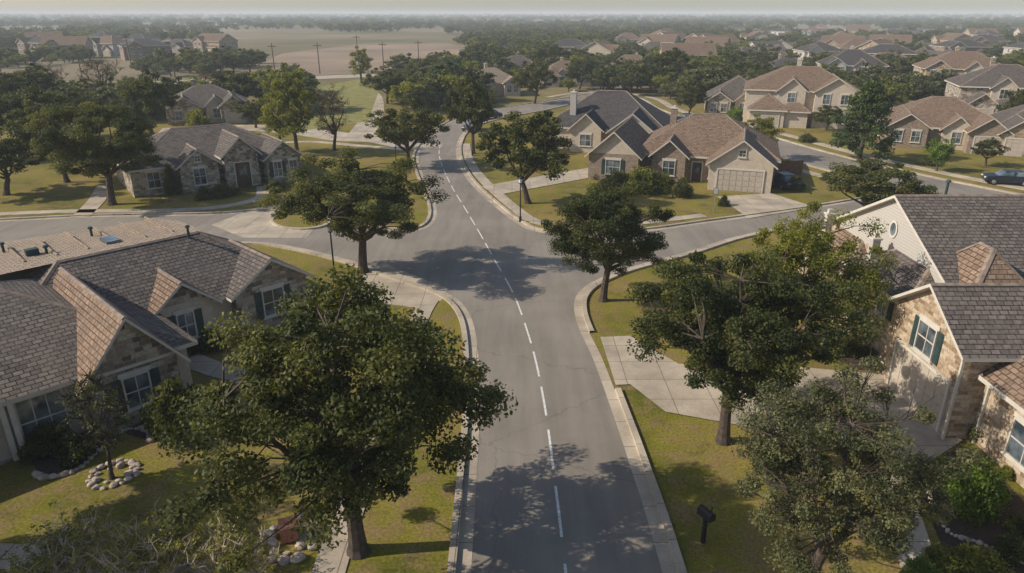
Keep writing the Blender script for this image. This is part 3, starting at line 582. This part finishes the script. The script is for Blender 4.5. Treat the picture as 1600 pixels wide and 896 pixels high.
for me,u,v,w,h,nm in((Bd,285,678,3.2,2.6,'shrub'),(Bd,75,705,2.2,1.2,'shrub'),(Bd,120,715,1.9,1.1,'shrub'),(Bd,330,545,2.2,1.1,'shrub'),(Bd,300,552,1.4,.9,'shrub'),(Bh,1512,800,2.7,2.2,'shrub'),(Bh,1465,745,1.2,.9,'shrub'),(Bd,1530,690,1.3,1.5,'shrub'),
    (Bl,460,462,1.8,1.,'shrub'),(Bd,370,510,1.4,.9,'shrub'),(Bd,350,306,3.4,1.2,'hedge'),(Bd,320,312,2,1.3,'shrub'),(Bd,430,298,2.4,1.1,'shrub'),(Bd,270,305,1.6,3,'shrub'),(Bl,312,205,4.5,3.4,'shrub'),(Bd,1065,308,2.6,2,'shrub'),(Bl,1000,300,5,2.6,'shrub'),(Bd,960,298,4,2,'shrub'),(Bl,1035,300,3,2,'shrub'),
    (Bd,930,280,1.4,1.1,'shrub'),(Bd,1130,322,1.3,1,'shrub'),(Bd,1240,297,2.8,1.5,'hedge'),(Bh,1148,188,4.5,2.2,'hedge'),(Bl,830,196,2,1.2,'shrub'),(Bd,1450,258,3,1,'hedge'),(Bd,1260,222,3,1.2,'hedge'),(Bd,1330,556,1.3,.9,'shrub'),(Bd,1352,560,1.1,.8,'shrub'),(Bd,1580,870,1.5,.8,'shrub'),(Bl,1480,890,1.8,.7,'shrub'),(Bh,1440,905,1.6,.7,'shrub'),(Bl,1530,900,2,1.,'shrub'),(Bd,1590,830,1,.6,'shrub'),(Bd,1560,780,.9,.6,'shrub'),(Bl,1570,745,.8,.5,'shrub')):
    x,y=G(u,v); place(me,nm,x,y,0,u,(w/2,w/2,h))
def twig(seed,ng=34):
    r=random.Random(seed); mb=MB(); C=[]
    for i in range(ng):
        a=r.uniform(0,6.28); s=r.uniform(.3,1.2); hh=r.uniform(.9,2.1); e=Vector((math.cos(a)*s,math.sin(a)*s,hh)); m=e*.5+Vector((r.uniform(-.15,.15),r.uniform(-.15,.15),0)); mb.tube([(0,0,0),m,e],[.026,.018,.008],0,4)
        for k in range(8):
            p=m.lerp(e,r.random()); q=p+Vector((r.uniform(-1,1),r.uniform(-1,1),r.uniform(.2,1)))*.38; mb.tube([p,q],[.011,.005],0,3)
            if r.random()<.5: C.append(tuple(q))
    V,S=leafgeo(np.array(C),.15,14,.085,np.random.default_rng(seed)); nb=len(mb.v); me=D.meshes.new('twiggy_shrub'); nq=len(V)//4
    me.from_pydata(mb.v+V.tolist(),[],mb.f+(np.arange(nq*4).reshape(-1,4)+nb).tolist()); me.materials.append(M['rust2']); me.materials.append(M['leaf_light'])
    me.polygons.foreach_set('material_index',[0]*len(mb.f)+[1]*nq); at=me.attributes.new('shade','FLOAT','POINT'); at.data.foreach_set('value',np.concatenate([np.zeros(nb),S+.3]).astype(np.float32)); me.update(); return me
M['rust2']=m_plain('dry_twig',(.55,.42,.31),.9,.3,6)
tw=[twig(1),twig(2,26)]
for i,(u,v,s) in enumerate(((110,905,1.1),(185,915,1.),(255,900,1.1),(300,880,.8),(340,905,1.),(70,930,1.1),(230,935,1.2),(400,900,.8),(150,880,.9))):
    place(tw[i%2],'twiggy_shrub',*G(u,v),0,i*1.3,(s,s,s*.9))
def rocks(name,pts,s,mat='rock',seed=1):
    r=random.Random(seed); mb=MB()
    import bmesh
    for x,y in pts:
        bm=bmesh.new(); bmesh.ops.create_icosphere(bm,subdivisions=2,radius=1); k=s*r.uniform(.6,1.3); sx,sy,sz=k*r.uniform(.8,1.3),k*r.uniform(.7,1.1),k*r.uniform(.45,.7); a=r.uniform(0,3.14); n=len(mb.v)
        dirs=[Vector((r.gauss(0,1),r.gauss(0,1),r.gauss(0,1))).normalized() for _ in range(7)]
        for v in bm.verts:
            c=v.co.copy()
            for dv in dirs:
                e=c.dot(dv)-.72
                if e>0: c-=dv*e
            px,py=c.x*sx,c.y*sy; mb.v.append((x+px*math.cos(a)-py*math.sin(a),y+px*math.sin(a)+py*math.cos(a),c.z*sz+sz*.5))
        for f_ in bm.faces: mb.f.append(tuple(n+v.index for v in f_.verts)); mb.m.append(0)
        bm.free()
    return mb.obj(name,[M[mat]])
def ring(cx,cy,r,n,j=.06): return [(cx+(r+random.uniform(-j,j))*math.cos(i*2*math.pi/n),cy+(r+random.uniform(-j,j))*math.sin(i*2*math.pi/n)) for i in range(n)]
sx,sy=G(178,742); rocks('stone_border',ring(sx,sy,.85,17)+ring(sx,sy,.6,8,.1),.17,seed=2)
bd=cr([G(*p) for p in [(55,740),(75,748),(120,735),(155,705),(190,675),(225,672),(235,690)]],5); rocks('stone_border',[tuple(p) for p in bd],.17,seed=3)
sheet('planting_bed',[G(*p) for p in [(30,680),(180,660),(330,640),(345,690),(235,690),(190,676),(155,706),(120,736),(60,742)]],.008,M['mulch'])
fx,fy=G(452,845); rocks('fire_pit_stones',ring(fx,fy,.95,13,.2)+ring(fx,fy,.6,9,.15),.21,seed=4)
mb=MB()
for k in range(4):
    for i in range(3):
        mb.box(-.28+i*.19+.004,-.28+(i+1)*.19-.004,-.26,.26,.0+k*.14,.0+(k+1)*.14-.006)
mb.box(-.33,.33,-.31,.31,.562,.63); mb.obj('brick_pillar',[M['terracotta']],loc=(fx,fy+.1,.05),rz=.3)
sheet('planting_bed',[G(*p) for p in [(1420,730),(1500,700),(1560,740),(1640,830),(1700,900),(1520,930),(1470,850)]],.008,M['mulch'])
bd=cr([G(*p) for p in [(1418,728),(1445,738),(1455,780),(1480,830),(1530,850),(1600,880)]],6); rocks('stone_border',[tuple(p) for p in bd],.13,seed=5)
sheet('planting_bed',[G(*p) for p in [(1300,560),(1388,556),(1396,584),(1340,578)]],.052+.004,M['mulch'])
# ------------------------------------------------------------------ street furniture
def lamp(x,y,h=4.2):
    mb=MB(); mb.tube([(0,0,0),(0,0,.5),(0,0,.52),(0,0,h)],[.13,.11,.06,.05],0,10); mb.tube([(0,0,h),(0,0,h+.08)],[.14,.17],0,8); mb.tube([(0,0,h+.08),(0,0,h+.42)],[.12,.17],1,8); mb.tube([(0,0,h+.42),(0,0,h+.5),(0,0,h+.62)],[.22,.14,.02],0,8)
    mb.obj('street_lamp',[M['black'],M['white']],loc=(x,y,0))
for u,v,h in((813,347,3.4),(523,432,3.2),(620,270,2.9),(738,243,3.6)): lamp(*G(u,v),h)
sg=MB(); sg.tube([(0,0,0),(0,0,2.2)],[.035,.035],0,8); sg.box(-.22,.22,-.03,-.01,1.75,2.35,1); sg.box(-.19,.19,-.036,-.031,1.78,2.32,2); sg.obj('street_sign',[M['metal'],M['black'],M['white']],loc=(*G(1115,333),0))
mbx=MB(); mbx.box(-.06,.06,-.06,.06,0,1.1); mbx.box(-.14,.14,-.3,.3,1.1,1.28)
for i in range(8):
    a0=math.pi*i/8;a1=math.pi*(i+1)/8; p=lambda a,y:(.14*math.cos(a),y,1.28+.14*math.sin(a)); mbx.poly([p(a0,-.3),p(a1,-.3),p(a1,.3),p(a0,.3)]); mbx.poly([(0,-.3,1.28),p(a1,-.3),p(a0,-.3)]); mbx.poly([(0,.3,1.28),p(a0,.3),p(a1,.3)])
mbx.box(.142,.16,-.1,-.06,1.2,1.5); mbx.obj('mailbox',[M['black']],loc=(*G(1098,848),0),rz=.5)
wf=MB()
for i in range(22): wf.box(i*.16,i*.16+.145,0,.03,.05,1.8+.02*(i%3))
wf.box(0,3.5,.031,.08,.4,.5); wf.box(0,3.5,.031,.08,1.4,1.5); wf.obj('wooden_fence',[M['rust']],loc=(*G(1208,278),0),rz=.2)
def pole(u,v,h):
    mb=MB(); mb.tube([(0,0,0),(0,0,h)],[.16,.11],0,8); mb.box(-1.2,1.2,-.06,.06,h-.9,h-.75); 
    for x in(-1.1,-.5,.5,1.1): mb.tube([(x,0,h-.75),(x,0,h-.55)],[.05,.04],0,6)
    mb.obj('utility_pole',[M['bark']],loc=(*G(u,v),0))
for q in((430,118,9),(655,108,9),(275,128,8),(205,102,10),(560,100,10),(350,124,8),(500,116,9),(600,113,9),(130,129,8)): pole(*q)
def car(u,v,deg,paint,name='parked_car'):
    e=D.objects.new(name,None); COL.objects.link(e); e.location=(*G(u,v),.01); e.rotation_euler[2]=math.radians(deg)
    prof=[(-2.25,.35),(-2.28,.62),(-2.1,.86),(-1.2,.95),(-.9,.98),(1.6,1.0),(2.15,.95),(2.25,.7),(2.22,.35)]
    mb=MB(); secs=[(-.9,.94,0),(-.84,1,.03),(.84,1,.03),(.9,.94,0)]
    rings=[[(x*k,y,z+(dz if z>.5 else 0)) for x,z in prof] for y,k,dz in secs]
    for a,b in zip(rings,rings[1:]):
        for i in range(len(prof)-1): mb.poly([a[i],b[i],b[i+1],a[i+1]])
    mb.poly(rings[0]); mb.poly(rings[-1][::-1]); mb.poly([rings[0][0],rings[0][-1],rings[-1][-1],rings[-1][0]])
    mb.obj('body',[paint],parent=e,smooth=False)
    cb=MB(); lo=[(-1.15,.96),(1.75,1.0)]; hi=[(-.45,1.46),(1.15,1.46)]
    b=[(lo[0][0],-.78,lo[0][1]),(lo[1][0],-.78,lo[1][1]),(lo[1][0],.78,lo[1][1]),(lo[0][0],.78,lo[0][1])]; t=[(hi[0][0],-.6,hi[0][1]),(hi[1][0],-.6,hi[1][1]),(hi[1][0],.6,hi[1][1]),(hi[0][0],.6,hi[0][1])]
    for i in range(4):
        j=(i+1)%4; cb.poly([b[i],b[j],t[j],t[i]])
    cb.obj('windows',[M['glass']],parent=e)
    rf=MB(); rf.box(-.47,1.17,-.61,.61,1.462,1.5)
    for y in(-.7,.7): rf.box(.33,.4,y-.07,y+.02,.98,1.46)
    rf.obj('roof',[paint],parent=e)
    wh=MB()
    for x in(-1.4,1.4):
        for y in(-.85,.85):
            wh.tube([(x,y-.1,.33),(x,y+.1,.33)],[.33,.33],0,18); s=1 if y>0 else -1; wh.tube([(x,y+.1*s,.33),(x,y+.12*s,.33)],[.2,.16],1,12)
    wh.obj('wheels',[M['black'],M['metal']],parent=e)
    lt=MB()
    for y in(-.62,.62): lt.box(-2.27,-2.17,y-.18,y+.18,.66,.8,0); lt.box(2.15,2.24,y-.18,y+.18,.7,.85,1)
    lt.obj('lights',[M['white'],M['terracotta']],parent=e)
cd=m_plain('dark_car_paint',(.012,.018,.028),.35,.1,1,spec=.5); cg=m_plain('grey_car_paint',(.03,.035,.042),.35,.1,1,spec=.5); cw=m_plain('white_car_paint',(.6,.6,.6),.25,.05,1,spec=.7)
for q in((1572,288,-20,cd),(1070,192,-35,cd),(764,186,20,cg),(1222,292,-80,cd),(738,204,70,cg),(1330,128,20,cw),(1490,102,0,cg)): car(*q)
# ------------------------------------------------------------------ distant tree mass (instanced)
from mathutils import noise as mn
streets=[Vector(p) for p in cr(S2)]+C2[::3]+C3[::3]+cl[::20]
def inpoly(x,y,P):
    c=False;j=len(P)-1
    for i in range(len(P)):
        if (P[i][1]>y)!=(P[j][1]>y) and x<(P[j][0]-P[i][0])*(y-P[i][1])/(P[j][1]-P[i][1])+P[i][0]: c=not c
        j=i
    return c
FP=[[(385,121),(440,86),(560,70),(700,66),(735,76),(728,100),(640,118),(500,127)],[(-300,160),(-300,126),(300,120),(420,115),(700,98),(740,92),(740,112),(420,148),(380,165),(250,172),(0,172)],[(-200,56),(100,53),(180,47),(60,44),(-200,46)],[(465,215),(480,135),(560,122),(620,120),(640,225)]]
FPw=[[G(*p) for p in q] for q in FP]
pts=[[],[],[]]; r=random.Random(9); tries=0
while sum(map(len,pts))<16000 and tries<90000:
    tries+=1; rad=130*math.exp(r.random()*math.log(9000/130)); a=r.uniform(-1.0,1.0); x=rad*math.sin(a); y=rad*math.cos(a)
    if y<118: continue
    d=mn.noise(Vector((x*.004,y*.0022,3)))+.5*mn.noise(Vector((x*.015,y*.01,7)))
    if d<-.22 and rad>350: continue
    if rad>240 and rad<900 and x<-60 and d<-.08: continue
    if any(inpoly(x,y,q) for q in FPw): continue
    if rad<330 and (min((Vector((x,y))-s).length for s in streets)<9 or min(math.hypot(x-p[0],y-p[1]-4) for p in HS)<13): continue
    if rad<900 and min(math.hypot(x-p[0],y-p[1]-2) for p in far_h)<11.5: continue
    if rad<330 and r.random()<.5: continue
    if x>0 and rad<800 and r.random()<.2: continue
    s=r.uniform(.5,1.12)*(1+min(2.2,max(0,rad-600)/2200)); k=0 if r.random()<.4 else (1 if r.random()<.62 else 2)
    pts[k].append((x,y,s*.95,r.uniform(0,6.28)))
for k in range(3):
    mb=MB()
    for x,y,s,a in pts[k]:
        q=[]
        for i in range(4):
            an=a+math.pi/4+i*math.pi/2; q.append((x+s*.7071*math.cos(an),y+s*.7071*math.sin(an),-.3))
        mb.poly(q)
    me=D.meshes.new('distant_trees'); me.from_pydata(mb.v,[],mb.f); me.update()
    o=D.objects.new('distant_trees',me); COL.objects.link(o); o.instance_type='FACES'; o.use_instance_faces_scale=True; o.instance_faces_scale=1.; o.show_instancer_for_render=False; o.show_instancer_for_viewport=False
    c=place(T_far[k],'foliage',0,0,0,0,(1,1,.8)); c.parent=o
# ------------------------------------------------------------------ haze, sky, sun, camera
m,nt=mk('haze'); vs=N(nt,'ShaderNodeVolumeScatter',{'Color':(.90,.97,1.,1),'Density':.00042,'Anisotropy':0.0}); N(nt,'ShaderNodeOutputMaterial',{'Volume':vs.outputs[0]})
hz=MB(); hz.box(-15000,15000,-1500,15500,-1,34); hz.obj('atmospheric_haze',[m])
w=D.worlds.new('World'); SC.world=w; w.use_nodes=True; nt=w.node_tree; nt.nodes.clear()
el=math.radians(34); sd=Vector((-1,-.10,0)).normalized(); az=math.atan2(sd.x,sd.y)
sk=N(nt,'ShaderNodeTexSky',sky_type='NISHITA'); sk.sun_disc=False; sk.sun_elevation=el; sk.sun_rotation=az; sk.air_density=1.0; sk.dust_density=1.2; sk.altitude=50
bg=N(nt,'ShaderNodeBackground',{'Color':sk.outputs[0],'Strength':.13}); N(nt,'ShaderNodeOutputWorld',{'Surface':bg.outputs[0]})
l=D.lights.new('sun','SUN'); l.energy=5.0; l.angle=math.radians(.5); l.color=(1,.93,.80); so=D.objects.new('sun',l); COL.objects.link(so)
dirv=Vector((sd.x*math.cos(el),sd.y*math.cos(el),math.sin(el))); so.rotation_euler=dirv.to_track_quat('Z','Y').to_euler(); so.location=(-40,10,60)
cm=D.cameras.new('camera'); co=D.objects.new('camera',cm); COL.objects.link(co); co.location=(0,0,H); co.rotation_euler=(math.pi/2-PT,0,0); cm.sensor_width=36; cm.lens=36*F/1600; cm.clip_end=40000; cm.clip_start=.1
SC.camera=co
SC.view_settings.view_transform='Standard'; SC.view_settings.look='None'; SC.view_settings.exposure=0
